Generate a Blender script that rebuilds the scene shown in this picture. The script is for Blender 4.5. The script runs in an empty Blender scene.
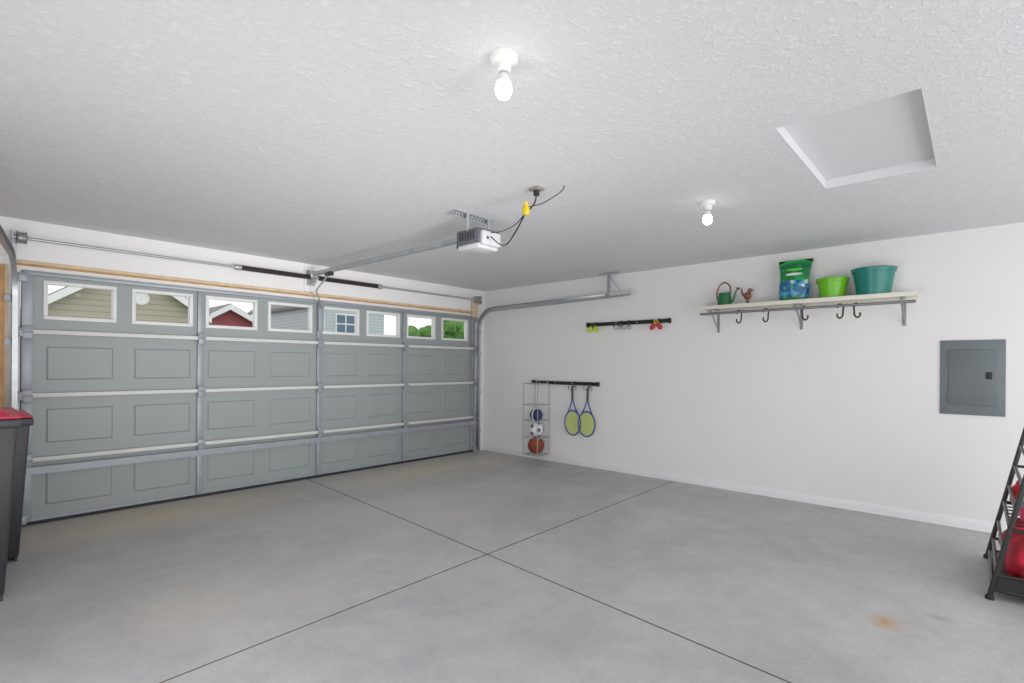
import bpy, bmesh, random, itertools
from math import *
from mathutils import Vector, Matrix, noise as mnoise
random.seed(4)
S=bpy.context.scene
H=2.54
# ------------------------------------------------------------------ materials
def lin(c):
    return tuple(((v/255)/12.92 if v/255<=0.04045 else (((v/255)+0.055)/1.055)**2.4) for v in c)+(1.0,)
MATS={}
def mat(name,col,rough=0.5,metal=0.0,var=0.06,vscale=6.0,bump=0.0,bscale=60.0,emit=0,alpha=1.0,coat=0.0):
    if name in MATS: return MATS[name]
    m=bpy.data.materials.new(name); m.use_nodes=True; nt=m.node_tree; N=nt.nodes; L=nt.links
    b=N['Principled BSDF']; b.inputs['Roughness'].default_value=rough; b.inputs['Metallic'].default_value=metal
    c=lin(col)
    geo=N.new('ShaderNodeNewGeometry')
    n=N.new('ShaderNodeTexNoise'); n.inputs['Scale'].default_value=vscale; n.inputs['Detail'].default_value=4
    L.new(geo.outputs['Position'],n.inputs['Vector'])
    r=N.new('ShaderNodeValToRGB'); e=r.color_ramp.elements
    e[0].position=0.3; e[1].position=0.7
    e[0].color=tuple(v*(1-var) for v in c[:3])+(1,); e[1].color=tuple(min(1,v*(1+var)) for v in c[:3])+(1,)
    L.new(n.outputs['Fac'],r.inputs['Fac']); L.new(r.outputs['Color'],b.inputs['Base Color'])
    if bump>0:
        n2=N.new('ShaderNodeTexNoise'); n2.inputs['Scale'].default_value=bscale; n2.inputs['Detail'].default_value=5
        L.new(geo.outputs['Position'],n2.inputs['Vector'])
        bp=N.new('ShaderNodeBump'); bp.inputs['Strength'].default_value=bump; bp.inputs['Distance'].default_value=0.005
        L.new(n2.outputs['Fac'],bp.inputs['Height']); L.new(bp.outputs['Normal'],b.inputs['Normal'])
    if emit: 
        b.inputs['Emission Color'].default_value=(1,0.97,0.92,1); b.inputs['Emission Strength'].default_value=emit
    if coat: b.inputs['Coat Weight'].default_value=coat
    MATS[name]=m; return m
wall_m=mat('wall_paint',(238,237,237),0.6,0,0.012,1.5,0.08,120)
trim_m=mat('white_trim',(240,240,242),0.4,0,0.01)
galv=mat('galvanized_steel',(176,180,184),0.38,0.6,0.10,20)
galv_d=mat('galvanized_stile',(146,153,161),0.42,0.2,0.08,15)
white_strut=mat('white_painted_strut',(212,212,209),0.4,0,0.03)
door_m=mat('door_steel_grey',(143,151,151),0.45,0,0.02,3)
frame_m=mat('window_frame_white',(230,230,230),0.4,0,0.01)
wood=mat('raw_pine',(194,146,94),0.65,0,0.25,10,0.3,60)
wood_l=mat('light_lumber',(214,190,154),0.65,0,0.15,12,0.2,80)
black=mat('black_powder_coat',(18,18,20),0.4,0,0.1)
rubber=mat('black_rubber',(16,16,18),0.7,0,0.1)
spring_m=mat('oiled_spring',(66,60,58),0.4,0.6,0.2,40)
binm=mat('bin_grey_plastic',(30,32,36),0.45,0,0.05,8,0.1,200)
binred=mat('bin_lid_red',(186,34,62),0.45,0,0.05)
panelm=mat('panel_grey_enamel',(100,109,113),0.45,0.0,0.02)
panelm2=mat('panel_door_enamel',(92,101,105),0.45,0.0,0.02)
ceramic=mat('porcelain',(232,232,230),0.25,0,0.01)
bulb_m=mat('lit_bulb',(255,250,240),0.3,0,0.0,emit=10)
lime=mat('lime_plastic',(100,184,12),0.35,0,0.03)
teal=mat('teal_plastic',(0,116,106),0.35,0,0.03)
green=mat('can_green',(18,96,48),0.35,0,0.05)
copper=mat('copper',(140,78,54),0.35,0.5,0.1)
bronze=mat('bronze_brown',(120,88,70),0.4,0.3,0.15,30)
bag_w=mat('bag_white',(225,235,225),0.4,0,0.1)
blue=mat('racket_blue',(22,60,150),0.35,0,0.05)
limes=mat('racket_string_lime',(200,216,20),0.5,0,0.05)
tball=mat('tennis_yellow',(190,214,20),0.6,0,0.1,40,0.3,200)
red=mat('red_plastic',(186,16,26),0.4,0,0.05)
redcloth=mat('red_nylon',(184,14,38),0.75,0,0.15,14,0.6,30)
yellow=mat('yellow_plastic',(226,192,20),0.4,0,0.05)
orange=mat('basketball_rubber',(144,58,30),0.6,0,0.08,30,0.6,400)
navy=mat('navy_ball',(26,38,84),0.4,0,0.1)
whitep=mat('white_plastic',(235,235,235),0.35,0,0.02)
wirew=mat('white_wire',(160,160,165),0.4,0.2,0.02)
opener_m=mat('opener_grey',(88,90,98),0.45,0.1,0.04)
lens_m=mat('opener_lens',(210,210,214),0.3,0,0.01)
pink=mat('pink_toy',(216,50,100),0.45,0,0.05)

def ceiling_mat():
    m=bpy.data.materials.new('stomped_ceiling'); m.use_nodes=True; nt=m.node_tree; N=nt.nodes; L=nt.links
    b=N['Principled BSDF']; b.inputs['Roughness'].default_value=0.8
    geo=N.new('ShaderNodeNewGeometry')
    n=N.new('ShaderNodeTexNoise'); n.inputs['Scale'].default_value=27; n.inputs['Detail'].default_value=5; n.inputs['Roughness'].default_value=0.62; n.inputs['Distortion'].default_value=1.2
    L.new(geo.outputs['Position'],n.inputs['Vector'])
    r=N.new('ShaderNodeValToRGB'); r.color_ramp.elements[0].position=0.48; r.color_ramp.elements[1].position=0.63
    L.new(n.outputs['Fac'],r.inputs['Fac'])
    bp=N.new('ShaderNodeBump'); bp.inputs['Strength'].default_value=0.42; bp.inputs['Distance'].default_value=0.006
    L.new(r.outputs['Color'],bp.inputs['Height']); L.new(bp.outputs['Normal'],b.inputs['Normal'])
    mx=N.new('ShaderNodeValToRGB'); mx.color_ramp.elements[0].position=0.4; mx.color_ramp.elements[1].position=0.62
    mx.color_ramp.elements[0].color=lin((211,211,214)); mx.color_ramp.elements[1].color=lin((222,222,225))
    L.new(n.outputs['Fac'],mx.inputs['Fac']); L.new(mx.outputs['Color'],b.inputs['Base Color'])
    return m
ceil_m=ceiling_mat()
def floor_mat():
    m=bpy.data.materials.new('broomed_concrete'); m.use_nodes=True; nt=m.node_tree; N=nt.nodes; L=nt.links
    b=N['Principled BSDF']; b.inputs['Specular IOR Level'].default_value=0.3
    geo=N.new('ShaderNodeNewGeometry')
    def noise(sc,det,rough=0.5,dist=0):
        n=N.new('ShaderNodeTexNoise'); n.inputs['Scale'].default_value=sc; n.inputs['Detail'].default_value=det; n.inputs['Roughness'].default_value=rough; n.inputs['Distortion'].default_value=dist
        L.new(geo.outputs['Position'],n.inputs['Vector']); return n
    def ramp(src,p0,c0,p1,c1):
        r=N.new('ShaderNodeValToRGB'); e=r.color_ramp.elements; e[0].position=p0; e[1].position=p1; e[0].color=c0; e[1].color=c1
        L.new(src,r.inputs['Fac']); return r
    def mix(t,fac,a,bb):
        x=N.new('ShaderNodeMix'); x.data_type='RGBA'; x.blend_type=t
        if isinstance(fac,(int,float)): x.inputs[0].default_value=fac
        else: L.new(fac,x.inputs[0])
        for i,v in ((6,a),(7,bb)):
            if isinstance(v,tuple): x.inputs[i].default_value=v
            else: L.new(v,x.inputs[i])
        return x.outputs[2]
    big=ramp(noise(0.9,8,0.68,0.6).outputs['Fac'],0.33,lin((166,167,170)),0.67,lin((190,189,187)))
    med=ramp(noise(4,10,0.8,0.2).outputs['Fac'],0.32,(0.85,0.85,0.86,1),0.68,(1.10,1.095,1.09,1))
    col=mix('MULTIPLY',1.0,big.outputs['Color'],med.outputs['Color'])
    fine=ramp(noise(70,5,0.75).outputs['Fac'],0.3,(0.86,0.86,0.86,1),0.7,(1.08,1.08,1.08,1))
    col=mix('MULTIPLY',1.0,col,fine.outputs['Color'])
    def spot(cx,cy,rx,ry,color,strength):
        nonlocal col
        sub=N.new('ShaderNodeVectorMath'); sub.operation='SUBTRACT'; sub.inputs[1].default_value=(cx,cy,0); L.new(geo.outputs['Position'],sub.inputs[0])
        dv=N.new('ShaderNodeVectorMath'); dv.operation='DIVIDE'; dv.inputs[1].default_value=(rx,ry,1); L.new(sub.outputs[0],dv.inputs[0])
        nn=noise(7,6,0.7); ad=N.new('ShaderNodeVectorMath'); ad.operation='LENGTH'; L.new(dv.outputs[0],ad.inputs[0])
        ma=N.new('ShaderNodeMath'); ma.operation='ADD'; L.new(ad.outputs['Value'],ma.inputs[0]); L.new(nn.outputs['Fac'],ma.inputs[1])
        mr=N.new('ShaderNodeMapRange'); mr.inputs[1].default_value=0.5; mr.inputs[2].default_value=1.5; mr.inputs[3].default_value=strength; mr.inputs[4].default_value=0
        L.new(ma.outputs[0],mr.inputs[0])
        col=mix('MIX',mr.outputs[0],col,color)
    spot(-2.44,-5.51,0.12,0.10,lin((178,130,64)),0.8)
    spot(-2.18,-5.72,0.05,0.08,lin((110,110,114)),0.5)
    spot(-4.5,-0.45,1.5,0.7,lin((206,190,162)),0.85)  # warm stains by the door; their lighter tone paints in the brightness there
    spot(-1.6,-0.6,1.9,0.75,lin((214,204,184)),0.85)  # right half of the door: warm staining plus painted-in light
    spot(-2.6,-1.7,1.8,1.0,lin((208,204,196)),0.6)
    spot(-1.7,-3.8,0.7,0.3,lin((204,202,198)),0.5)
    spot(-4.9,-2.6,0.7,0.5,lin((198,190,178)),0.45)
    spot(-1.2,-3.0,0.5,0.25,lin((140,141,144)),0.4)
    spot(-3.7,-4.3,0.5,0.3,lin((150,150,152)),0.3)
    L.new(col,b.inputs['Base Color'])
    rr=ramp(noise(2.5,5).outputs['Fac'],0.3,(0.40,)*3+(1,),0.7,(0.60,)*3+(1,)); L.new(rr.outputs['Color'],b.inputs['Roughness'])
    bp=N.new('ShaderNodeBump'); bp.inputs['Strength'].default_value=0.15; bp.inputs['Distance'].default_value=0.003
    L.new(noise(120,4).outputs['Fac'],bp.inputs['Height']); L.new(bp.outputs['Normal'],b.inputs['Normal'])
    return m
floor_m=floor_mat()
joint_m=mat('joint_dark',(106,96,86),0.9,0,0.2,30)
def siding(name,c,rowh=0.18):
    m=bpy.data.materials.new(name); m.use_nodes=True; nt=m.node_tree; N=nt.nodes; L=nt.links
    b=N['Principled BSDF']; b.inputs['Roughness'].default_value=0.6
    geo=N.new('ShaderNodeNewGeometry'); sp=N.new('ShaderNodeSeparateXYZ'); L.new(geo.outputs['Position'],sp.inputs[0])
    d=N.new('ShaderNodeMath'); d.operation='DIVIDE'; d.inputs[1].default_value=rowh; L.new(sp.outputs['Z'],d.inputs[0])
    f=N.new('ShaderNodeMath'); f.operation='FRACT'; L.new(d.outputs[0],f.inputs[0])
    r=N.new('ShaderNodeValToRGB'); e=r.color_ramp.elements; e[0].position=0.0; e[1].position=0.22
    k=lin(c); e[0].color=tuple(v*0.5 for v in k[:3])+(1,); e[1].color=k
    L.new(f.outputs[0],r.inputs['Fac']); L.new(r.outputs['Color'],b.inputs['Base Color'])
    return m
def glass_mat():
    m=bpy.data.materials.new('pane_glass'); m.use_nodes=True; nt=m.node_tree; N=nt.nodes; L=nt.links
    N.clear(); o=N.new('ShaderNodeOutputMaterial'); t=N.new('ShaderNodeBsdfTransparent'); g=N.new('ShaderNodeBsdfGlossy'); g.inputs['Roughness'].default_value=0.02
    x=N.new('ShaderNodeMixShader'); fr=N.new('ShaderNodeFresnel'); fr.inputs[0].default_value=1.2
    L.new(fr.outputs[0],x.inputs[0]); L.new(t.outputs[0],x.inputs[1]); L.new(g.outputs[0],x.inputs[2]); L.new(x.outputs[0],o.inputs[0])
    return m
glass_m=glass_mat()
def bag_mat(name,cols,scale):
    m=bpy.data.materials.new(name); m.use_nodes=True; nt=m.node_tree; N=nt.nodes; L=nt.links
    b=N['Principled BSDF']; b.inputs['Roughness'].default_value=0.3
    geo=N.new('ShaderNodeNewGeometry')
    v=N.new('ShaderNodeTexVoronoi'); v.inputs['Scale'].default_value=scale; L.new(geo.outputs['Position'],v.inputs['Vector'])
    sp=N.new('ShaderNodeSeparateColor'); L.new(v.outputs['Color'],sp.inputs[0])
    r=N.new('ShaderNodeValToRGB'); r.color_ramp.interpolation='CONSTANT'
    while len(r.color_ramp.elements)<len(cols): r.color_ramp.elements.new(0.5)
    for i,(p,c) in enumerate(cols): r.color_ramp.elements[i].position=p; r.color_ramp.elements[i].color=lin(c)
    L.new(sp.outputs[0],r.inputs['Fac']); L.new(r.outputs['Color'],b.inputs['Base Color'])
    n2=N.new('ShaderNodeTexNoise'); n2.inputs['Scale'].default_value=18; L.new(geo.outputs['Position'],n2.inputs['Vector'])
    bp=N.new('ShaderNodeBump'); bp.inputs['Strength'].default_value=0.6; bp.inputs['Distance'].default_value=0.01
    L.new(n2.outputs['Fac'],bp.inputs['Height']); L.new(bp.outputs['Normal'],b.inputs['Normal'])
    return m
bag_g=bag_mat('bag_green',[(0,(16,130,54)),(0.5,(24,156,64)),(0.9,(14,110,56))],14)
bag_d=bag_mat('bag_print_top',[(0,(12,104,58)),(0.5,(18,124,62)),(0.8,(20,146,70))],20)
bag_f=bag_mat('bag_flower_print',[(0,(14,80,140)),(0.3,(60,150,200)),(0.5,(60,160,100)),(0.72,(30,100,150)),(0.92,(190,214,220))],30)

# ------------------------------------------------------------------ builder
def smooth_path(pts,n=8,closed=False):
    P=[Vector(p) for p in pts]; out=[]; k=len(P)
    rng=range(k if closed else k-1)
    for i in rng:
        p0=P[(i-1)%k] if (closed or i>0) else P[0]; p1=P[i]; p2=P[(i+1)%k]; p3=P[(i+2)%k] if (closed or i+2<k) else P[-1]
        for j in range(n):
            t=j/n
            out.append(0.5*((2*p1)+(-p0+p2)*t+(2*p0-5*p1+4*p2-p3)*t*t+(-p0+3*p1-3*p2+p3)*t**3))
    if not closed: out.append(P[-1])
    return out
class B:
    def __init__(s,name): s.name=name; s.bm=bmesh.new(); s.mats=[]
    def mi(s,m):
        if m not in s.mats: s.mats.append(m)
        return s.mats.index(m)
    def _tag(s,faces,m):
        i=s.mi(m)
        for f in faces: f.material_index=i
    def box(s,lo,hi,m,bevel=0.0,rot=None,tlo=None,thi=None):
        x0,y0,z0=[min(a,b) for a,b in zip(lo,hi)]; x1,y1,z1=[max(a,b) for a,b in zip(lo,hi)]
        if tlo is None: tl=(x0,y0); th=(x1,y1)
        else: tl=tlo; th=thi
        co=[(x0,y0,z0),(x1,y0,z0),(x1,y1,z0),(x0,y1,z0),(tl[0],tl[1],z1),(th[0],tl[1],z1),(th[0],th[1],z1),(tl[0],th[1],z1)]
        if rot:
            c=Vector(((x0+x1)/2,(y0+y1)/2,(z0+z1)/2)); co=[c+rot@(Vector(p)-c) for p in co]
        v=[s.bm.verts.new(p) for p in co]
        F=[s.bm.faces.new([v[i] for i in q]) for q in ((3,2,1,0),(4,5,6,7),(0,1,5,4),(1,2,6,5),(2,3,7,6),(3,0,4,7))]
        s._tag(F,m)
        if bevel>0:
            ed=list({e for f in F for e in f.edges})
            r=bmesh.ops.bevel(s.bm,geom=ed,offset=bevel,segments=2,affect='EDGES',profile=0.5)
            s._tag(r['faces'],m)
        return s
    def sweep(s,pts,r,m,closed=False,seg=10,cap=True,flat=None):
        P=[Vector(p) for p in pts]; k=len(P); rings=[]
        up=None
        for i in range(k):
            a=P[(i-1)%k] if (closed or i>0) else P[i]; b=P[(i+1)%k] if (closed or i<k-1) else P[i]
            t=(b-a).normalized()
            if up is None:
                up=Vector((0,0,1)) if abs(t.z)<0.9 else Vector((1,0,0))
            n=(up-up.dot(t)*t)
            if n.length<1e-6: n=t.orthogonal()
            n.normalize(); up=n; bn=t.cross(n)
            rr=r[i] if isinstance(r,(list,tuple)) else r
            rings.append([s.bm.verts.new(P[i]+rr*(cos(2*pi*j/seg)*n+sin(2*pi*j/seg)*bn)) for j in range(seg)])
        F=[]
        for i in range(k if closed else k-1):
            A=rings[i];C=rings[(i+1)%k]
            for j in range(seg): F.append(s.bm.faces.new([A[j],A[(j+1)%seg],C[(j+1)%seg],C[j]]))
        if cap and not closed:
            F.append(s.bm.faces.new(rings[0][::-1])); F.append(s.bm.faces.new(rings[-1]))
        s._tag(F,m); return s
    def cyl(s,p0,p1,r,m,r2=None,seg=16):
        return s.sweep([p0,p1],[r,r if r2 is None else r2],m,seg=seg)
    def lathe(s,c,prof,m,seg=28,sx=1,sy=1,ax='z',capb=True,capt=False):
        c=Vector(c); rings=[]
        for r,z in prof:
            ring=[]
            for j in range(seg):
                a=2*pi*j/seg; u,w=r*cos(a)*sx,r*sin(a)*sy
                p=Vector((u,w,z)) if ax=='z' else (Vector((-z,u,w)) if ax=='x' else Vector((u,-z,w)))
                ring.append(s.bm.verts.new(c+p))
            rings.append(ring)
        F=[]
        for A,C in zip(rings,rings[1:]):
            for j in range(seg): F.append(s.bm.faces.new([A[j],A[(j+1)%seg],C[(j+1)%seg],C[j]]))
        if capb: F.append(s.bm.faces.new(rings[0][::-1]))
        if capt: F.append(s.bm.faces.new(rings[-1]))
        s._tag(F,m); return s
    def sphere(s,c,r,m,sc=(1,1,1),u=24,v=14):
        g=bmesh.ops.create_uvsphere(s.bm,u_segments=u,v_segments=v,radius=r)
        for q in g['verts']: q.co=Vector((q.co.x*sc[0],q.co.y*sc[1],q.co.z*sc[2]))+Vector(c)
        s._tag({f for q in g['verts'] for f in q.link_faces},m); return s
    def prism(s,pts,off,m,ms=None):
        off=Vector(off); A=[s.bm.verts.new(p) for p in pts]; C=[s.bm.verts.new(Vector(p)+off) for p in pts]; k=len(A)
        F=[s.bm.faces.new(A),s.bm.faces.new(C[::-1])]; G=[]
        for i in range(k): G.append(s.bm.faces.new([A[i],C[i],C[(i+1)%k],A[(i+1)%k]]))
        s._tag(F,m); s._tag(G,ms or m); return s
    def done(s,angle=35,origin=None,normals=True):
        if normals: bmesh.ops.recalc_face_normals(s.bm,faces=s.bm.faces[:])
        co=[v.co for v in s.bm.verts]
        lo=Vector([min(c[i] for c in co) for i in range(3)]); hi=Vector([max(c[i] for c in co) for i in range(3)])
        o=Vector(((lo.x+hi.x)/2,(lo.y+hi.y)/2,lo.z)) if origin is None else Vector(origin)
        for v in s.bm.verts: v.co-=o
        for f in s.bm.faces: f.smooth=True
        me=bpy.data.meshes.new(s.name); s.bm.to_mesh(me); s.bm.free()
        for m in s.mats: me.materials.append(m)
        me.set_sharp_from_angle(angle=radians(angle))
        ob=bpy.data.objects.new(s.name,me); ob.location=o; S.collection.objects.link(ob); return ob
def group(name,parts,loc):
    e=bpy.data.objects.new(name,None); e.location=loc; S.collection.objects.link(e); e.empty_display_size=0.1
    for p in parts:
        p.parent=e; p.matrix_parent_inverse=Matrix.Translation(-Vector(loc))
    return e

XL=-6.35; YB=-8.0
# ------------------------------------------------------------------ room shell
def xa(y): return -2.915+0.0868*y
def yb(x): return -3.208+0.0159*(x+0.16)
cx=-3.195; cy=yb(cx)
g=0.006
f=B('floor')
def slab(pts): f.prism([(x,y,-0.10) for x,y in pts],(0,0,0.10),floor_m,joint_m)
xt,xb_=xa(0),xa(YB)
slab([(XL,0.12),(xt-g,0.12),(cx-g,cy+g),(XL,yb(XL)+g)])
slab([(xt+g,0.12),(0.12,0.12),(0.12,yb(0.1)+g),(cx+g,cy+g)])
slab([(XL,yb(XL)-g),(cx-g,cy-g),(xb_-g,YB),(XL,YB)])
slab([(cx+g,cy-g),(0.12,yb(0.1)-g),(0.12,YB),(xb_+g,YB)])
f.box((XL,YB,-0.14),(0.12,0.12,-0.012),joint_m)
f.done()
hx0,hx1,hy0,hy1=-3.08,-1.93,-5.69,-5.12
c=B('ceiling')
for lo,hi in (((XL,YB),(hx0,0.12)),((hx1,YB),(0.12,0.12)),((hx0,YB),(hx1,hy0)),((hx0,hy1),(hx1,0.12))):
    c.box((lo[0],lo[1],H),(hi[0],hi[1],H+0.10),ceil_m)
c.done()
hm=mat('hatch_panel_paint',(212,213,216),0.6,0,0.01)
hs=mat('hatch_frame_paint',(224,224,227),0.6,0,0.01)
h=B('attic_hatch'); hd=0.055
h.box((hx0,hy0,H+hd),(hx1,hy1,H+hd+0.02),hm)
t=0.003
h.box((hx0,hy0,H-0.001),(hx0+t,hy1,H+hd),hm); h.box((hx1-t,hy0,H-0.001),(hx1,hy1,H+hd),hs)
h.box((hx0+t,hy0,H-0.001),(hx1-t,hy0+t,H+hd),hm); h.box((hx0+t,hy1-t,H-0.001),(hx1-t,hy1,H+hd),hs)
h.done()
DX0,DX1,DZ=-5.395,-0.225,2.125
w=B('wall_front')
w.box((XL,0,0),(DX0,0.12,H),wall_m); w.box((DX1,0,0),(0,0.12,H),wall_m); w.box((DX0,0,DZ),(DX1,0.12,H),wall_m)
w.done()
B('wall_right').box((0,YB,0),(0.12,0.12,H),wall_m).done()
B('wall_left').box((XL-0.12,YB,0),(XL,0.12,H),wall_m).done()
b=B('baseboard_right'); b.box((-0.013,YB,0),(0,-0.0,0.085),trim_m,0.003); b.box((-0.022,YB,0),(-0.013,0,0.014),trim_m,0.003); b.done()
B('baseboard_front').box((-0.2,-0.013,0),(-0.014,0,0.085),trim_m,0.003).done()

# ------------------------------------------------------------------ garage door
wx=[(-5.245,-4.765),(-4.63,-4.145),(-4.01,-3.52),(-3.385,-2.89),(-2.745,-2.265),(-2.14,-1.64),(-1.51,-1.02),(-0.88,-0.37)]
seams=[0.02,0.545,1.08,1.61,2.12]
DOORPARTS=[]
d=B('door_panels')
yf=0.0
for si in range(4):
    z0,z1=seams[si]+0.003,seams[si+1]-0.003
    if si==3: pz0,pz1=1.735,2.045
    else: pz0,pz1=z0+0.115,z1-0.10
    xs=[DX0+0.005]+[v for p in wx for v in p]+[DX1-0.005]; zs=[z0,pz0,pz1,z1]
    V={}
    for i,x in enumerate(xs):
        for j,z in enumerate(zs): V[i,j]=d.bm.verts.new((x,yf,z))
    pan=[]
    F=[]
    for i in range(len(xs)-1):
        for j in range(3):
            isp=(j==1 and i%2==1)
            if isp and si==3: continue
            fc=d.bm.faces.new([V[i,j],V[i+1,j],V[i+1,j+1],V[i,j+1]]); F.append(fc)
            if isp: pan.append(fc)
    d._tag(F,door_m)
    if pan:
        for th,dp in ((0.008,-0.011),(0.012,0.0),(0.012,0.010)):
            bmesh.ops.inset_individual(d.bm,faces=pan,thickness=th,depth=dp,use_even_offset=True)
    if si<3: d.box((DX0+0.005,0.03,z0),(DX1-0.005,0.045,z1),door_m)
    else:
        d.box((DX0+0.005,0.03,z0),(DX1-0.005,0.045,pz0),door_m); d.box((DX0+0.005,0.03,pz1),(DX1-0.005,0.045,z1),door_m)
        for i in range(0,len(xs)-1,2): d.box((xs[i],0.03,pz0),(xs[i+1],0.045,pz1),door_m)
    d.box((DX0+0.005,0.0005,z0),(DX1-0.005,0.045,z0+0.002),door_m); d.box((DX0+0.005,0.0005,z1-0.002),(DX1-0.005,0.045,z1),door_m)
DOORPARTS.append(d.done(angle=20,normals=False))
bp=B('door_reveal')
bp.box((DX0,0.05,0),(DX1,0.06,1.70),rubber)
bp.box((DX0,-0.008,0.0),(DX1,0.05,0.028),rubber)
DOORPARTS.append(bp.done())
wfr=B('door_window_frames')
for a,c2 in wx:
    z0,z1=1.735,2.045; q=0.020
    for lo,hi in (((a-0.010,z0-0.010),(c2+0.010,z0+q)),((a-0.010,z1-q),(c2+0.010,z1+0.010)),((a-0.010,z0+q),(a+q,z1-q)),((c2-q,z0+q),(c2+0.010,z1-q))):
        wfr.box((lo[0],-0.012,lo[1]),(hi[0],0.05,hi[1]),frame_m,0.004)
DOORPARTS.append(wfr.done())
gl=B('door_glass')
for a,c2 in wx: gl.box((a+0.01,0.020,1.745),(c2-0.01,0.023,2.035),glass_m)
DOORPARTS.append(gl.done())
st=B('door_stiles')
for x,wd in ((-5.355,0.07),(-4.07,0.055),(-2.80,0.055),(-1.56,0.055),(-0.265,0.07)):
    for si in range(4):
        st.box((x-wd/2,-0.03,seams[si]+0.012),(x+wd/2,0,seams[si+1]-0.012),galv_d,0.003)
    for z in seams[1:4]:
        st.box((x-0.030,-0.072,z-0.055),(x+0.030,-0.062,z+0.05),galv_d,0.002)
        st.cyl((x-0.034,-0.076,z),(x+0.034,-0.076,z),0.008,galv_d)
DOORPARTS.append(st.done())
sr=B('door_struts')
for z in seams[1:4]:
    sr.box((DX0+0.01,-0.058,z-0.014),(DX1-0.01,0,z+0.016),white_strut,0.003)
    sr.box((DX0+0.01,-0.063,z+0.010),(DX1-0.01,-0.058,z+0.020),white_strut)
sr.box((DX0+0.01,-0.045,2.085),(DX1-0.01,-0.0,2.12),galv_d,0.003)
sr.box((DX0+0.01,-0.085,0.435),(DX1-0.01,-0.031,0.440),galv); sr.box((DX0+0.01,-0.085,0.485),(DX1-0.01,-0.031,0.490),galv)
sr.box((DX0+0.01,-0.090,0.432),(DX1-0.01,-0.085,0.493),galv_d)
sr.box((DX0+0.01,-0.010,0.03),(DX1-0.01,0,0.055),galv_d)
DOORPARTS.append(sr.done())
ro=B('door_rollers')
for xe,sg in ((-5.385,-1),(-0.235,1)):
    for z in (0.06,0.545,1.08,1.61,2.06):
        ro.box((xe-0.03,-0.07,z-0.035),(xe+0.03,-0.03,z+0.035),galv_d,0.003)
        ro.cyl((xe,-0.07,z),(xe+sg*0.05,-0.07,z),0.006,galv); ro.cyl((xe+sg*0.035,-0.07,z),(xe+sg*0.052,-0.07,z),0.022,galv_d)
DOORPARTS.append(ro.done())
hb=B('lift_bracket')
hb.box((-2.83,-0.075,1.75),(-2.77,-0.03,2.10),galv_d,0.003)
DOORPARTS.append(hb.done())

def track(name,x0,sg,x1,xbk):
    t=B(name)
    R=0.32; zt=2.21
    pts=[(0,-0.075,0.02),(0,-0.075,1.0),(0,-0.075,zt-R)]
    for k in range(1,10):
        a=pi/2*k/9; pts.append((0,-0.075-R*(1-cos(a)),zt-R+R*sin(a)))
    pts+= [(0,-1.2,zt+0.012),(0,-2.72,zt+0.04)]
    P=[]
    for (_,y,z) in pts:
        P.append((x0+(xbk-x0)*max(0,(-y-0.075)/2.65),y,z))
    prev=None
    for i,p in enumerate(P):
        a=Vector(P[max(0,i-1)]); b2=Vector(P[min(len(P)-1,i+1)]); tv=(b2-a).normalized()
        nn=Vector((0,-tv.z,tv.y))
        prof=[(0.03,-0.026),(0.034,-0.030),(-0.0,-0.030),(-0.0,0.030),(0.034,0.030),(0.03,0.026)]
        ring=[t.bm.verts.new(Vector(p)+Vector((-sg*u+0,0,0))+nn*v) for u,v in prof]
        if prev:
            F=[t.bm.faces.new([prev[j],prev[j+1],ring[j+1],ring[j]]) for j in range(len(prof)-1)]
            t._tag(F,galv)
        prev=ring
    for z in (0.3,0.9,1.5,1.85):
        t.box((x0-0.02 if sg>0 else x0-0.045,-0.075,z),(x0+0.045 if sg>0 else x0+0.02,-0.070,z+0.05),galv_d)
        t.box((x0+sg*0.004-0.002,-0.075,z),(x0+sg*0.004+0.002,0.0,z+0.05),galv)
    ob=t.done(angle=40,normals=False)
    so=ob.modifiers.new('thick','SOLIDIFY'); so.thickness=0.0025
    hg=B('hanger_bracket')
    xh=xbk+sg*0.01
    hg.box((xh-0.015,-2.42,zt),(xh-0.012,-2.385,H),galv); hg.box((xh-0.015,-2.42,zt),(xh+0.015,-2.417,H),galv)
    hg.sweep([(xh,-2.40,H-0.02),(xh,-2.60,zt+0.05)],0.006,galv,seg=6)
    hg.box((xh-0.02,-2.55,H-0.004),(xh+0.02,-2.27,H),galv)
    hg.box((xh-0.02,-2.55,H-0.03),(xh-0.016,-2.27,H-0.004),galv)
    DOORPARTS.extend([ob,hg.done()])
track('track_rail',-0.185,1,0,-0.185)
track('track_rail',-5.45,-1,0,-5.84)

tm=B('trim_1'); tm.box((-5.42,-0.02,2.158),(-0.25,0,2.174),wood,0.003); tm.box((-5.42,-0.014,2.176),(-0.25,0,2.205),wood_l,0.003); tm.done()
tm=B('trim_2'); tm.box((-5.66,-0.035,0.0),(-5.49,0,2.15),wood,0.004); tm.box((-5.49,-0.02,0),(-5.47,0,2.15),wood_l); tm.done()
tm=B('trim_3'); tm.box((-0.30,-0.055,2.10),(-0.20,-0.02,2.36),wood_l,0.003); tm.done()
tm=B('trim_4'); tm.box((-2.99,-0.035,2.21),(-2.87,0,2.50),trim_m,0.003); tm.done()

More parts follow.
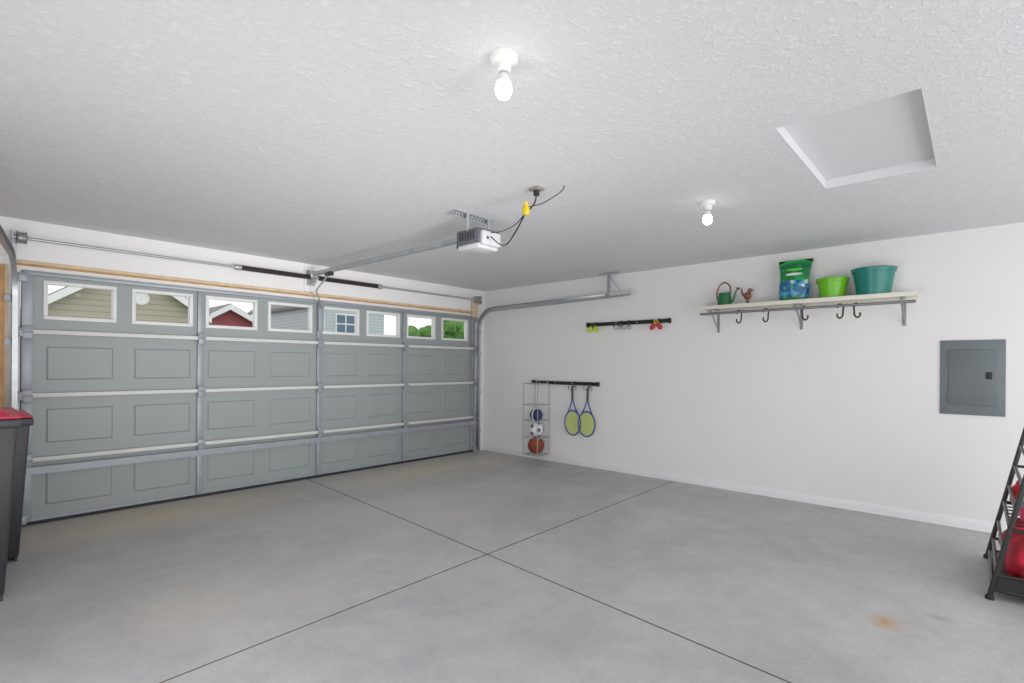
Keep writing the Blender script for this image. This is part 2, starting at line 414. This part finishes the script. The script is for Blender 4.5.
# torsion spring
ts=B('torsion_spring')
ys,zs_=-0.13,2.365
ts.cyl((-5.46,ys,zs_),(-0.24,ys,zs_),0.0125,galv,seg=12)
for a,c2 in ((-3.74,-2.97),(-2.87,-2.04)):
    n=int((c2-a)/0.014); pts=[]
    for i in range(n*8+1):
        an=2*pi*i/8; pts.append((a+(c2-a)*i/(n*8),ys+0.024*cos(an),zs_+0.024*sin(an)))
    ts.sweep(pts,0.0055,spring_m,seg=5)
    ts.cyl((a,ys,zs_),(c2,ys,zs_),0.021,spring_m,seg=12)
for x in (-3.76,-2.06+0.02): ts.lathe((x,ys,zs_),[(0.014,-0.03),(0.032,-0.03),(0.032,0.0),(0.028,0.03),(0.014,0.03)],galv,ax='x',seg=16)
ts.box((-2.925,-0.17,2.30),(-2.915,-0.035,2.43),galv); ts.box((-2.97,-0.040,2.28),(-2.87,-0.035,2.46),galv)
for x,sg in ((-5.40,-1),(-0.28,1)):
    ts.lathe((x,ys,zs_),[(0.02,-0.035),(0.05,-0.03),(0.045,-0.02),(0.045,0.02),(0.058,0.03),(0.02,0.035)],mat('drum_alu',(150,150,150),0.4,0.6),ax='x',seg=22,capt=True)
    ts.box((x+sg*0.055-0.002,-0.17,2.30),(x+sg*0.055+0.002,-0.0,2.43),galv)
    ts.cyl((x+sg*0.03,-0.095,2.36),(x+sg*0.03,-0.095,0.10),0.002,galv,seg=5)
DOORPARTS.append(ts.done())
group('garage_door',DOORPARTS,(-2.81,0.02,0))

# ------------------------------------------------------------------ opener
xo=-2.97
o1=B('rail'); 
o1.box((xo-0.018,-2.80,2.375),(xo+0.018,-0.19,2.415),galv,0.003)
o1.box((xo-0.004,-2.80,2.365),(xo+0.004,-0.20,2.375),galv)
o1.box((xo-0.03,-0.21,2.36),(xo+0.03,-0.18,2.43),galv,0.002)
o1.box((xo-0.025,-0.62,2.335),(xo+0.025,-0.50,2.375),black,0.004)
o1.sweep([(xo,-0.55,2.35),(xo+0.01,-0.25,2.2),(-2.80,-0.09,2.02)],0.010,galv,seg=6)
rail=o1.done()
o2=B('motor_housing')
ox0,ox1,oy0,oy1=-3.10,-2.86,-3.05,-2.79
o2.box((ox0,oy0,2.30),(ox1,oy1,2.42),opener_m,0.018)
o2.box((ox0+0.01,oy0+0.01,2.262),(ox1-0.01,oy1-0.01,2.305),lens_m,0.014)
o2.box((ox0+0.02,oy0-0.028,2.285),(ox1-0.02,oy0+0.01,2.395),lens_m,0.014)
o2.box((ox0+0.06,oy1-0.01,2.30),(ox1-0.06,oy1+0.06,2.415),black,0.006)
o2.cyl((ox0+0.07,oy0-0.03,2.34),(ox0+0.07,oy0-0.026,2.34),0.012,black)
for i in range(6): o2.box((ox0-0.002,oy0+0.05+i*0.03,2.33),(ox0+0.002,oy0+0.062+i*0.03,2.395),black)
motor=o2.done()
o3=B('mounting_straps')
o3.box((-3.23,-2.93,H-0.004),(-2.82,-2.895,H),galv); o3.box((-3.23,-2.895,H-0.035),(-2.82,-2.892,H-0.004),galv)
for i in range(12): o3.cyl((-3.21+i*0.033,-2.897,H-0.02),(-3.21+i*0.033,-2.8985,H-0.02),0.007,black,seg=8)
for i in range(12): o3.cyl((-3.21+i*0.033,-2.912,H-0.004),(-3.21+i*0.033,-2.912,H-0.0055),0.007,black,seg=8)
for x in (-3.11,-2.88): o3.box((x-0.002,-2.93,2.40),(x+0.028,-2.926,H-0.004),galv); 
straps=o3.done()
group('garage_door_opener',[rail,motor,straps],(xo,-2.9,2.27))
pc=B('power_cord')
pc.box((-3.225,-3.73,H-0.018),(-3.155,-3.65,H),mat('steel_box',(150,146,140),0.5,0.5),0.004)
pc.cyl((-3.19,-3.69,H-0.018),(-3.19,-3.69,H-0.05),0.020,black)
pc.sweep(smooth_path([(-3.19,-3.69,H-0.05),(-3.18,-3.66,2.44),(-3.22,-3.62,2.38)]),0.006,black,seg=8)
pc.sweep(smooth_path([(-3.22,-3.62,2.38),(-3.17,-3.50,2.30),(-3.10,-3.35,2.24),(-3.02,-3.2,2.27),(-3.0,-3.085,2.35)]),0.005,black,seg=8)
pc.sweep(smooth_path([(-3.21,-3.63,2.40),(-3.12,-3.45,2.36),(-3.04,-3.25,2.36),(-3.0,-3.085,2.38)]),0.0035,rubber,seg=6)
pc.sweep(smooth_path([(-3.21,-3.63,2.42),(-3.16,-3.72,2.44),(-3.12,-3.84,2.50),(-3.11,-3.86,2.538)]),0.0035,rubber,seg=6)
pc.box((-3.240,-3.645,2.365),(-3.200,-3.605,2.425),yellow,0.010)
pc.cyl((-3.22,-3.625,2.425),(-3.22,-3.625,2.45),0.015,yellow)
pc.done()

# ------------------------------------------------------------------ bulbs
def bulb(x,y):
    b=B('ceiling_light_bulb')
    b.lathe((x,y,H),[(0.0,-0.0),(0.056,0),(0.056,-0.012),(0.050,-0.022),(0.030,-0.030),(0.026,-0.055),(0.022,-0.058),(0.0,-0.058)][::-1],ceramic,seg=32,capb=False)
    b.cyl((x,y,H-0.055),(x,y,H-0.070),0.0135,galv)
    prof=[(0.026,-0.098),(0.031,-0.115),(0.0325,-0.128),(0.030,-0.142),(0.022,-0.155),(0.010,-0.162),(0.001,-0.163)]
    b.lathe((x,y,H),prof,bulb_m,seg=28,capb=False)
    b.lathe((x,y,H),[(0.0135,-0.066),(0.022,-0.080),(0.0262,-0.099)],ceramic,seg=28,capb=False)
    return b.done()
bulb(-4.40,-4.52); bulb(-2.16,-4.43)

# ------------------------------------------------------------------ shelf
sh=B('shelf_board'); SY0,SY1=-5.48,-3.60
shelf_w=mat('shelf_white',(228,224,210),0.4,0,0.02)
sh.box((-0.305,SY0,1.995),(0,SY1,2.012),shelf_w,0.003)
sh.box((-0.310,SY0,1.975),(-0.300,SY1,2.014),shelf_w,0.003)
sh.box((-0.012,SY0,1.96),(0,SY1,1.995),shelf_w,0.002)
board=sh.done()
rd=B('hang_rod'); rd.cyl((-0.275,SY0,1.930),(-0.275,SY1-0.02,1.930),0.014,mat('rod_steel',(128,130,136),0.35,0.6))
rod=rd.done()
brm=mat('bracket_grey',(138,141,146),0.4,0.3)
bk=B('shelf_brackets')
for y in (-3.72,-4.55,-5.38):
    bk.box((-0.006,y-0.014,1.74),(0,y+0.014,1.99),brm,0.002); bk.box((-0.29,y-0.012,1.982),(0,y+0.012,1.992),brm,0.002)
    bk.sweep([(-0.005,y,1.77),(-0.255,y,1.975)],0.008,brm,seg=8)
    bk.sweep(smooth_path([(-0.285,y,1.985),(-0.297,y,1.945),(-0.285,y,1.912),(-0.262,y,1.915)]),0.006,brm,seg=8)
hk=B('hanging_hooks')
for y in (-4.03,-4.29,-4.64,-4.93,-5.06):
    pts=[(-0.275,y-0.004,1.945),(-0.275,y-0.024,1.93),(-0.275,y-0.022,1.88),(-0.275,y-0.018,1.835),(-0.275,y+0.004,1.815),(-0.275,y+0.024,1.835),(-0.275,y+0.022,1.86)]
    if y==-4.64 or y==-5.06: pts=[(x,2*y-yy,z) for x,yy,z in pts]
    hk.sweep(smooth_path(pts),0.008,black,seg=8)
    hk.sweep(smooth_path([(-0.275,y-0.004,1.945),(-0.275,y+0.018,1.943),(-0.275,y+0.022,1.925),(-0.275,y+0.018,1.91)]),0.007,black,seg=8)
brk=bk.done(); hks=hk.done()
group('wall_shelf',[board,rod,brk,hks],(-0.15,-4.55,1.98))
ZS=2.0145
k=B('watering_can'); cc=(-0.16,-3.84,ZS)
k.lathe(cc,[(0.068,0),(0.074,0.004),(0.070,0.07),(0.062,0.135),(0.066,0.14),(0.060,0.14),(0.064,0.07),(0.0,0.02)],green,seg=32)
k.sweep(smooth_path([(-0.16,-3.90,ZS+0.03),(-0.16,-3.935,ZS+0.07),(-0.16,-3.955,ZS+0.14),(-0.16,-3.975,ZS+0.17)]),[0.013-0.00022*i for i in range(25)],green,seg=10)
k.lathe((-0.16,-3.982,ZS+0.178),[(0.008,-0.015),(0.024,0.008),(0.0,0.012)],copper,seg=16)
k.sweep(smooth_path([(-0.16,-3.90,ZS+0.13),(-0.16,-3.895,ZS+0.21),(-0.16,-3.84,ZS+0.255),(-0.16,-3.785,ZS+0.22),(-0.16,-3.755,ZS+0.13),(-0.16,-3.775,ZS+0.05)]),0.009,copper,seg=8)
k.done()
k=B('garden_figurine'); fx,fy=-0.14,-4.07
k.lathe((fx,fy,ZS),[(0.036,0),(0.038,0.012),(0.018,0.020),(0.012,0.06)],bronze,seg=18,capt=True)
k.sphere((fx,fy,ZS+0.095),0.040,bronze,sc=(0.75,1.0,1.05))
k.sphere((fx,fy-0.025,ZS+0.150),0.024,bronze)
k.sweep([(fx,fy-0.040,ZS+0.150),(fx,fy-0.075,ZS+0.145)],[0.008,0.002],copper,seg=8)
k.sweep(smooth_path([(fx,fy+0.025,ZS+0.09),(fx,fy+0.055,ZS+0.13),(fx,fy+0.060,ZS+0.18)]),[0.016-0.0006*i for i in range(17)],bronze,seg=8)
k.sphere((fx-0.024,fy,ZS+0.10),0.026,copper,sc=(0.4,1.1,0.8))
k.done()
# potting soil bag
k=B('potting_soil_bag'); bc=(-0.15,-4.51)
rows=[(0,0.125,0.06),(0.03,0.130,0.075),(0.09,0.134,0.082),(0.15,0.134,0.080),(0.20,0.130,0.078),(0.25,0.132,0.066),(0.30,0.138,0.044),(0.345,0.145,0.020),(0.37,0.150,0.009),(0.395,0.155,0.005)]
SEG=56; rings=[]
for ri,(z,wy,tx) in enumerate(rows):
    ring=[]
    for j in range(SEG):
        a=2*pi*j/SEG; cxn=cos(a);syn=sin(a)
        yy=wy*(abs(cxn)**0.6)*(1 if cxn>=0 else -1); xx=tx*(abs(syn)**0.8)*(1 if syn>=0 else -1)
        wob=0.006*sin(5*a+ri*1.3)+0.004*sin(9*a+ri*2.1)
        ring.append(k.bm.verts.new((bc[0]+xx*(1+wob*8),bc[1]+yy*(1+wob)-0.02*z/0.43,ZS+z+(0.014*sin(a*3) if ri>=8 else 0))))
    rings.append(ring)
for ri,(A,C) in enumerate(zip(rings,rings[1:])):
    mm=bag_g if ri in (0,8) else (bag_f if ri in (1,2,3) else (bag_g if ri==4 else bag_d))
    for j in range(SEG): k._tag([k.bm.faces.new([A[j],A[(j+1)%SEG],C[(j+1)%SEG],C[j]])],mm)
k._tag([k.bm.faces.new(rings[0][::-1])],bag_g); k._tag([k.bm.faces.new(rings[-1])],bag_g)
k.sphere((bc[0]-0.056,bc[1]-0.015,ZS+0.262),0.05,bag_w,sc=(0.25,1.5,0.30))
k.sphere((bc[0]-0.042,bc[1]-0.015,ZS+0.31),0.04,mat('bag_lime',(90,200,60),0.35),sc=(0.25,1.9,0.35))
k.done(angle=60)
def bucket(name,c,rb,rt,h,m,rim=0.012):
    k=B(name)
    k.lathe(c,[(rb,0),(rb+(rt-rb)*0.5,h*0.5),(rt-0.004,h-0.035),(rt+0.004,h-0.034),(rt+rim*0.7,h-0.004),(rt+rim,h),(rt+rim*0.4,h+0.003),(rt-0.006,h),(rt-0.010,h-0.03),(rb+(rt-rb)*0.5-0.005,h*0.5),(rb-0.005,0.006),(0.001,0.006)],m,seg=44)
    return k
k=bucket('lime_bucket',(-0.165,-4.845,ZS),0.098,0.128,0.185,lime); k.done()
k=bucket('teal_planter_tub',(-0.17,-5.170,ZS),0.127,0.163,0.240,teal,0.014); k.done()

# ------------------------------------------------------------------ electrical panel
k=B('electrical_panel')
k.box((-0.012,-6.045,0.965),(0,-5.632,1.600),panelm,0.004)
k.box((-0.020,-5.990,1.045),(-0.012,-5.687,1.520),panelm2,0.003)
k.box((-0.026,-5.965,1.270),(-0.020,-5.925,1.330),black,0.002)
k.box((-0.030,-5.955,1.285),(-0.026,-5.935,1.315),rubber,0.002)
for y,z in ((-6.03,0.985),(-5.647,0.985),(-6.03,1.58),(-5.647,1.58),(-6.03,1.28),(-5.647,1.28)):
    k.cyl((-0.012,y,z),(-0.015,y,z),0.006,panelm2,seg=10)
for z in (1.12,1.44): k.cyl((-0.018,-5.683,z-0.03),(-0.018,-5.683,z+0.03),0.005,panelm2,seg=8)
k.done()

# ------------------------------------------------------------------ rails with hooks
def wrail(y0,y1,z,hooks):
    k=B('rail_bar')
    k.box((-0.022,y1,z-0.024),(0,y0,z+0.024),black,0.004)
    k.box((-0.034,y1,z+0.010),(-0.022,y0,z+0.024),black,0.003); k.box((-0.034,y1,z-0.024),(-0.022,y0,z-0.010),black,0.003)
    for y in (y0-0.015,y1+0.015): k.box((-0.040,y-0.018,z-0.03),(0,y+0.018,z+0.03),rubber,0.004)
    for i in range(4):
        y=y0+(y1-y0)*(i+0.5)/4; k.cyl((-0.022,y,z),(-0.026,y,z),0.008,galv,seg=10)
    r=k.done(); k=B('rail_hooks')
    for y in hooks:
        k.box((-0.046,y-0.018,z-0.045),(-0.035,y+0.018,z+0.028),black,0.003)
        for s in (-1,1):
            yy=y+s*0.028
            k.sweep(smooth_path([(-0.043,y+s*0.008,z-0.02),(-0.055,yy,z-0.06),(-0.085,yy+s*0.01,z-0.085),(-0.12,yy+s*0.012,z-0.075),(-0.135,yy+s*0.012,z-0.045)]),0.007,galv,seg=8)
            k.sphere((-0.135,yy+s*0.012,z-0.042),0.010,rubber,u=10,v=8)
    group('wall_organizer_rail',[r,k.done()],(-0.02,(y0+y1)/2,z))
wrail(-1.98,-3.16,1.905,(-2.62,-2.50,-2.12,-3.02))
wrail(-1.03,-2.17,1.115,(-1.80,-2.05))
def hand_grips(y,m1,m2):
    k=B('hand_gripper')
    x=-0.112
    for s in (-1,1):
        a=Vector((x,y+s*0.015,1.872)); b_=Vector((x,y+s*0.070,1.800)); 
        P=[a.lerp(b_,i/8) for i in range(9)]
        k.sweep(P,[0.014,0.023,0.028,0.026,0.028,0.026,0.028,0.023,0.012],m1,seg=12)
        k.sphere(tuple(a),0.015,m2,u=12,v=8)
    k.sweep(smooth_path([(x,y-0.015,1.875),(x,y-0.02,1.90),(x,y,1.918),(x,y+0.02,1.90),(x,y+0.015,1.875)]),0.006,m2,seg=8)
    k.done()
hand_grips(-2.13,tball,black); hand_grips(-3.02,red,yellow)
# ball holder
k=B('wire_frame'); bx0,bx1,by0,by1=-0.30,-0.045,-1.36,-1.10
for x in (bx0,bx1):
    for y in (by0,by1): k.cyl((x,y,0.10),(x,y,1.10),0.006,wirew,seg=8)
for z in (0.10,0.34,0.58,0.80,1.10):
    q=[(bx0,by0,z),(bx1,by0,z),(bx1,by1,z),(bx0,by1,z)]
    for i in range(4): k.cyl(q[i],q[(i+1)%4],0.005,wirew,seg=8)
for i in range(5):
    y=by0+(by1-by0)*(i+0.5)/5; k.cyl((bx0,y,0.10),(bx1,y,0.10),0.004,wirew,seg=6)
for y in (by0+0.03,by1-0.03):
    k.sweep(smooth_path([(bx1,y,1.10),(bx1-0.006,y,1.145),(-0.03,y,1.15),(-0.036,y,1.12)],4),0.005,wirew,seg=6)
PB=[k.done()]
k=B('basketball'); c0=Vector((-0.172,-1.23,0.226)); k.sphere(c0,0.119,orange)
for nrm in (Vector((0,0,1)),Vector((0,1,0)),Vector((1,0,0))):
    u=nrm.orthogonal().normalized(); v=nrm.cross(u); k.sweep([c0+0.119*(cos(2*pi*i/36)*u+sin(2*pi*i/36)*v) for i in range(36)],0.0028,black,closed=True,seg=5)
PB.append(k.done(origin=c0))
k=B('soccer_ball'); c0=Vector((-0.172,-1.23,0.452)); k.sphere(c0,0.106,whitep)
ph=(1+5**0.5)/2
for a,b2 in itertools.product((1,-1),(1,-1)):
    for v in ((0,a,b2*ph),(a,b2*ph,0),(b2*ph,0,a)):
        n=Vector(v).normalized(); u=n.orthogonal().normalized(); w2=n.cross(u)
        cen=k.bm.verts.new(c0+n*0.1085); rim=[k.bm.verts.new(c0+(n*0.1+ (cos(2*pi*i/5)*u+sin(2*pi*i/5)*w2)*0.037).normalized()*0.107) for i in range(5)]
        k._tag([k.bm.faces.new([cen,rim[i],rim[(i+1)%5]]) for i in range(5)],navy)
PB.append(k.done(origin=c0))
k=B('football'); c0=Vector((-0.172,-1.23,0.655)); k.sphere(c0,0.09,navy,sc=(0.95,1.1,1.0)); 
k.sweep([c0+Vector((0.088*cos(t*2*pi/30),0.0,0.092*sin(t*2*pi/30))) for t in range(30)],0.008,whitep,closed=True,seg=6); PB.append(k.done(origin=c0))
group('ball_storage_rack',PB,(-0.17,-1.23,0.1))
def racket(y,x,tilt,fm):
    k=B('tennis_racket')
    z0=1.06
    R=Matrix.Rotation(tilt,3,'X')
    def T(p): return Vector((x,y,z0))+R@Vector(p)
    hw,hh=0.130,0.165; zc=-0.475
    pts=[T((0,hw*sin(a),zc-hh*cos(a))) for a in [2*pi*i/40 for i in range(40)]]
    k.sweep(pts,0.010,fm,closed=True,seg=8)
    for i in range(-8,9):
        yy=i*0.0145; hz=hh*sqrt(max(0,1-(yy/hw)**2))
        if hz>0.02: k.cyl(T((0,yy,zc-hz)),T((0,yy,zc+hz)),0.0022,limes,seg=5)
    for i in range(-10,11):
        zz=i*0.0150; hy=hw*sqrt(max(0,1-(zz/hh)**2))
        if hy>0.02: k.cyl(T((0,-hy,zc+zz)),T((0,hy,zc+zz)),0.0022,limes,seg=5)
    for s in (-1,1): k.sweep([T(p) for p in smooth_path([(0,s*0.080,zc+hh*0.80),(0,s*0.035,-0.25),(0,s*0.008,-0.17)])],0.009,fm,seg=8)
    k.cyl(T((0,0,-0.18)),T((0,0,0.0)),0.015,black,r2=0.016); k.cyl(T((0,0,0.0)),T((0,0,0.012)),0.018,black)
    k.sweep([T((0,0.0,0.005)),T((0.02,0,0.045))],0.003,black,seg=5)
    k.done()
racket(-1.80,-0.10,radians(-1),blue); racket(-2.05,-0.100,radians(2),blue)

# ------------------------------------------------------------------ bins
def bin_(cx,cy,w,dp,h):
    k=B('trash_bin'); r=cx+w/2
    k.box((cx-w/2+0.05,cy-dp/2+0.05,0.03),(cx+w/2-0.05,cy+dp/2-0.05,h),binm,0.02,tlo=(cx-w/2,cy-dp/2),thi=(cx+w/2,cy+dp/2))
    k.box((cx-w/2-0.014,cy-dp/2-0.014,h-0.05),(cx+w/2+0.014,cy+dp/2+0.014,h),binm,0.010)
    k.box((cx-w/2-0.012,cy-dp/2-0.012,h+0.002),(cx+w/2+0.012,cy+dp/2+0.012,h+0.018),binred,0.007)
    k.box((cx-w/2+0.02,cy-dp/2+0.02,h+0.014),(cx+w/2-0.02,cy+dp/2-0.02,h+0.050),binred,0.016,tlo=(cx-w/2+0.06,cy-dp/2+0.06),thi=(cx+w/2-0.06,cy+dp/2-0.06))
    for s in (-1,1):
        k.lathe((cx-w/2+0.06,cy+s*(dp/2-0.03),0.10),[(0.02,-0.025),(0.10,-0.025),(0.10,0.025),(0.02,0.025)],rubber,ax='y',seg=24,capt=True)
    k.cyl((cx-w/2+0.06,cy-dp/2,0.10),(cx-w/2+0.06,cy+dp/2,0.10),0.012,galv)
    k.cyl((cx-w/2-0.05,cy-dp/2+0.05,h-0.03),(cx-w/2-0.05,cy+dp/2-0.05,h-0.03),0.014,binm)
    for s in (-1,1): k.cyl((cx-w/2-0.05,cy+s*(dp/2-0.05),h-0.03),(cx-w/2+0.01,cy+s*(dp/2-0.05),h-0.03),0.012,binm)
    k.box((cx+w/2-0.07,cy-dp/2+0.08,0.0),(cx+w/2-0.055,cy+dp/2-0.08,0.04),binm)
    k.done()
bin_(-5.815,-1.55,0.56,0.56,1.04)
bin_(-5.70,-0.80,0.56,0.56,0.98)

# ------------------------------------------------------------------ black sports rack
k=B('rack_frame')
XN,XF=-1.68,-0.80; yl,yr,yt=-5.93,-6.50,-6.13; zt=0.98
def leg(x,y0,y1): k.sweep([(x,y0,0.02),(x,y1,zt)],0.014,black,seg=10)
for x in (XN,XF):
    leg(x,yl,yt); leg(x,yr,yt-0.15)
    k.cyl((x,yt,zt),(x,yt-0.15,zt),0.012,black)
    for z in (0.06,0.15,0.42,0.68):
        fz=z/zt; k.cyl((x,yl+(yt-yl)*fz,z),(x,yr+(yt-0.15-yr)*fz,z),0.010,black)
    for y in (yl,yr): k.lathe((x,y,0),[(0.022,0),(0.022,0.018),(0.014,0.028)],rubber,seg=14,capt=True)
for z in (0.06,0.15,0.28,0.42,0.54,0.68,0.82,0.98):
    fz=z/zt
    k.cyl((XN,yl+(yt-yl)*fz,z),(XF,yl+(yt-yl)*fz,z),0.010,black)
    k.cyl((XN,yr+(yt-0.15-yr)*fz,z),(XF,yr+(yt-0.15-yr)*fz,z),0.010,black)
k.box((XN,yr+0.03,0.052),(XF,yl-0.02,0.060),black)
k.box((XN-0.004,yr+0.03,0.055),(XN+0.004,yl-0.02,0.15),black)
for i in range(8):
    x=XN+(XF-XN)*(i+0.5)/8; k.cyl((x,yl+(yt-yl)*0.42,0.42),(x,yr+(yt-0.15-yr)*0.42,0.42),0.005,black,seg=6)
RK=[k.done()]
def cloth_bag(nm,c0,sx,sy,sz,m,seed):
    k=B(nm); c0=Vector(c0)
    gq=bmesh.ops.create_uvsphere(k.bm,u_segments=36,v_segments=24,radius=1.0)
    for q in gq['verts']:
        p=q.co.copy(); n=mnoise.noise(p*2.2+Vector((seed,0,0)))*0.22+mnoise.noise(p*5+Vector((0,seed,0)))*0.10
        tp=1.0-0.35*max(0,p.z)
        q.co=c0+Vector((p.x*sx*tp*(1+n),p.y*sy*tp*(1+n),max(-0.75,p.z*(1+n*0.6))*sz))
    k._tag({f for q in gq['verts'] for f in q.link_faces},m)
    top=c0+Vector((0,0,sz*0.9))
    k.sweep(smooth_path([top+Vector((-0.05,0,-0.02)),top+Vector((-0.035,0,0.05)),top+Vector((0.035,0,0.05)),top+Vector((0.05,0,-0.02))]),0.007,black,seg=6)
    return k.done(angle=80)
RK.append(cloth_bag('red_bag',(-1.38,-6.12,0.190),0.22,0.12,0.17,redcloth,1.0))
RK.append(cloth_bag('red_bag',(-1.00,-6.11,0.185),0.17,0.12,0.165,redcloth,4.0))
for nm,c0,r,m in (('toy_ball',(-1.50,-6.13,0.497),0.072,pink),('toy_ball',(-1.32,-6.13,0.490),0.065,mat('toy_teal',(30,150,170),0.4)),('toy_ball',(-1.16,-6.12,0.485),0.06,yellow)):
    k=B(nm); k.sphere(c0,r,m); k.cyl((c0[0],c0[1],c0[2]+r-0.003),(c0[0],c0[1],c0[2]+r+0.001),0.006,black,seg=8); RK.append(k.done())
RK.append(cloth_bag('red_bag',(-0.95,-6.12,0.51),0.12,0.08,0.12,redcloth,7.0))
group('sports_equipment_rack',RK,(-1.24,-6.2,0))

# ------------------------------------------------------------------ exterior
def house(name,x0,x1,y,zeave,xap,zap,msid,mroof,depth=8,win=None,vent=None):
    k=B(name)
    k.prism([(x0,y,0),(x1,y,0),(x1,y,zeave),(xap,y,zap),(x0,y,zeave)],(0,depth,0),msid)
    for xa_,xb2 in ((x0,xap),(x1,xap)):
        s=-1 if xa_<xb2 else 1
        dz=(zap-zeave)/(abs(xap-xa_)); ov=0.3
        k.prism([(xa_+s*ov,y-0.3,zeave-dz*ov),(xb2,y-0.3,zap),(xb2,y-0.3,zap+0.16),(xa_+s*ov,y-0.3,zeave-dz*ov+0.16)],(0,depth+0.6,0),mroof)
        k.prism([(xa_+s*ov,y-0.34,zeave-dz*ov-0.12),(xb2,y-0.34,zap-0.12),(xb2,y-0.34,zap+0.12),(xa_+s*ov,y-0.34,zeave-dz*ov+0.12)],(0,0.04,0),trim_m)
    if vent: k.lathe((vent[0],y,vent[1]),[(vent[2],0.0),(vent[2],0.05),(vent[2]*0.8,0.06),(vent[2]*0.75,0.03),(0.01,0.03)],trim_m,ax='y',seg=24)
    if win:
        a,b2,c2,d2=win; k.box((a,y-0.06,c2),(b2,y,d2),trim_m); 
        wg=mat('ext_window_glass',(70,100,125),0.1); mx=(a+b2)/2; mz=(c2+d2)/2; q=0.07
        for p0,p1 in ((a+q,mx-q/2),(mx+q/2,b2-q)):
            for r0,r1 in ((c2+q,mz-q/2),(mz+q/2,d2-q)): k.box((p0,y-0.07,r0),(p1,y-0.055,r1),wg)
    return k.done()
roofm=mat('shingle_grey',(120,118,118),0.85,0,0.2,5)
house('house_tan',-3.9,0.1,14,3.05,-1.9,4.45,siding('siding_tan',(176,167,148)),roofm,vent=(-1.55,3.42,0.22))
house('house_red',1.5,4.9,20,3.0,3.1,3.95,siding('siding_red',(140,30,40)),roofm)
house('house_grey',7.4,11.6,20,4.6,9.5,6.2,siding('siding_grey',(190,198,206)),roofm,win=(8.5,9.7,3.0,4.1))
leafm=mat('tree_foliage',(80,130,50),0.8,0,0.5,2.5,1.0,8)
bark=mat('bark',(90,72,56),0.9,0,0.3,10,0.6,30)
def tree(x,y,h,r):
    k=B('tree'); k.sweep([(x,y,0),(x+0.1,y,h*0.5),(x,y,h*0.8)],[0.2,0.14,0.06],bark,seg=10)
    for i in range(26):
        a=random.uniform(0,2*pi); rr=r*random.uniform(0.1,0.8); zz=h*random.uniform(0.45,1.0)
        c0=(x+rr*cos(a),y+rr*sin(a),zz); g=bmesh.ops.create_icosphere(k.bm,subdivisions=2,radius=r*random.uniform(0.3,0.5))
        for q in g['verts']: q.co=q.co*(1+random.uniform(-0.18,0.18))+Vector(c0)
        k._tag({f for q in g['verts'] for f in q.link_faces},leafm)
    k.done(angle=10)
tree(14.9,21,3.5,1.1); tree(17.6,21,4.5,1.2); 
gm=mat('lawn_grass',(96,130,60),0.9,0,0.25,3,0.6,30)
B('ground').box((-30,0.13,-0.16),(40,60,-0.06),gm).done()
B('driveway').box((-5.4,0.13,-0.07),(-0.2,9,-0.02),mat('driveway_concrete',(170,168,164),0.8,0,0.08,2)).done()

# ------------------------------------------------------------------ light
W=bpy.data.worlds.new('sky'); S.world=W; W.use_nodes=True
bg=W.node_tree.nodes['Background']; bg.inputs[0].default_value=(0.95,0.965,1.0,1); bg.inputs[1].default_value=1.2
def area(name,loc,target,sx,sy,p,col=(1,1,1),spread=180):
    l=bpy.data.lights.new(name,'AREA'); l.shape='RECTANGLE'; l.size=sx; l.size_y=sy; l.energy=p; l.color=col; l.spread=radians(spread)
    o=bpy.data.objects.new(name,l); o.location=loc; o.rotation_euler=(Vector(target)-Vector(loc)).to_track_quat('-Z','Y').to_euler(); S.collection.objects.link(o)
area('added_back_fill',(-3.4,-7.9,1.25),(-3.4,0,1.25),5.2,2.2,64,(1.0,0.98,0.965))  # unseen fill added behind the camera to light the room
area('added_ceiling_fill',(-4.2,-7.7,0.7),(-3.2,0.0,2.45),1.6,1.0,12,(1.0,0.99,0.97),40)  # added out of view, lifts the ceiling towards the door
area('added_side_fill',(-6.22,-3.6,0.65),(-3.0,-1.8,2.1),3.6,0.9,60,(1.0,0.99,0.975),170)  # unseen fill added by the left wall to even out the ceiling
# ------------------------------------------------------------------ camera
f_,th,y0,roll=514.8283,0.7335,364.8117,0.0065
cd=bpy.data.cameras.new('camera'); cd.sensor_width=36; cd.lens=f_/1024*36; cd.shift_y=(y0-341.5)/1024; cd.clip_start=0.05
co=bpy.data.objects.new('camera',cd); S.collection.objects.link(co)
dd=Vector((cos(th),sin(th),0)); rr=Vector((sin(th),-cos(th),0)); uu=Vector((0,0,1))
M=Matrix((rr,uu,-dd)).transposed().to_4x4()
M=Matrix.Translation((-5.8329,-5.8635,1.3647))@M@Matrix.Rotation(roll,4,'Z')
co.matrix_world=M
S.camera=co
S.view_settings.view_transform='Standard'; S.view_settings.look='None'; S.view_settings.exposure=0; S.view_settings.gamma=1.15
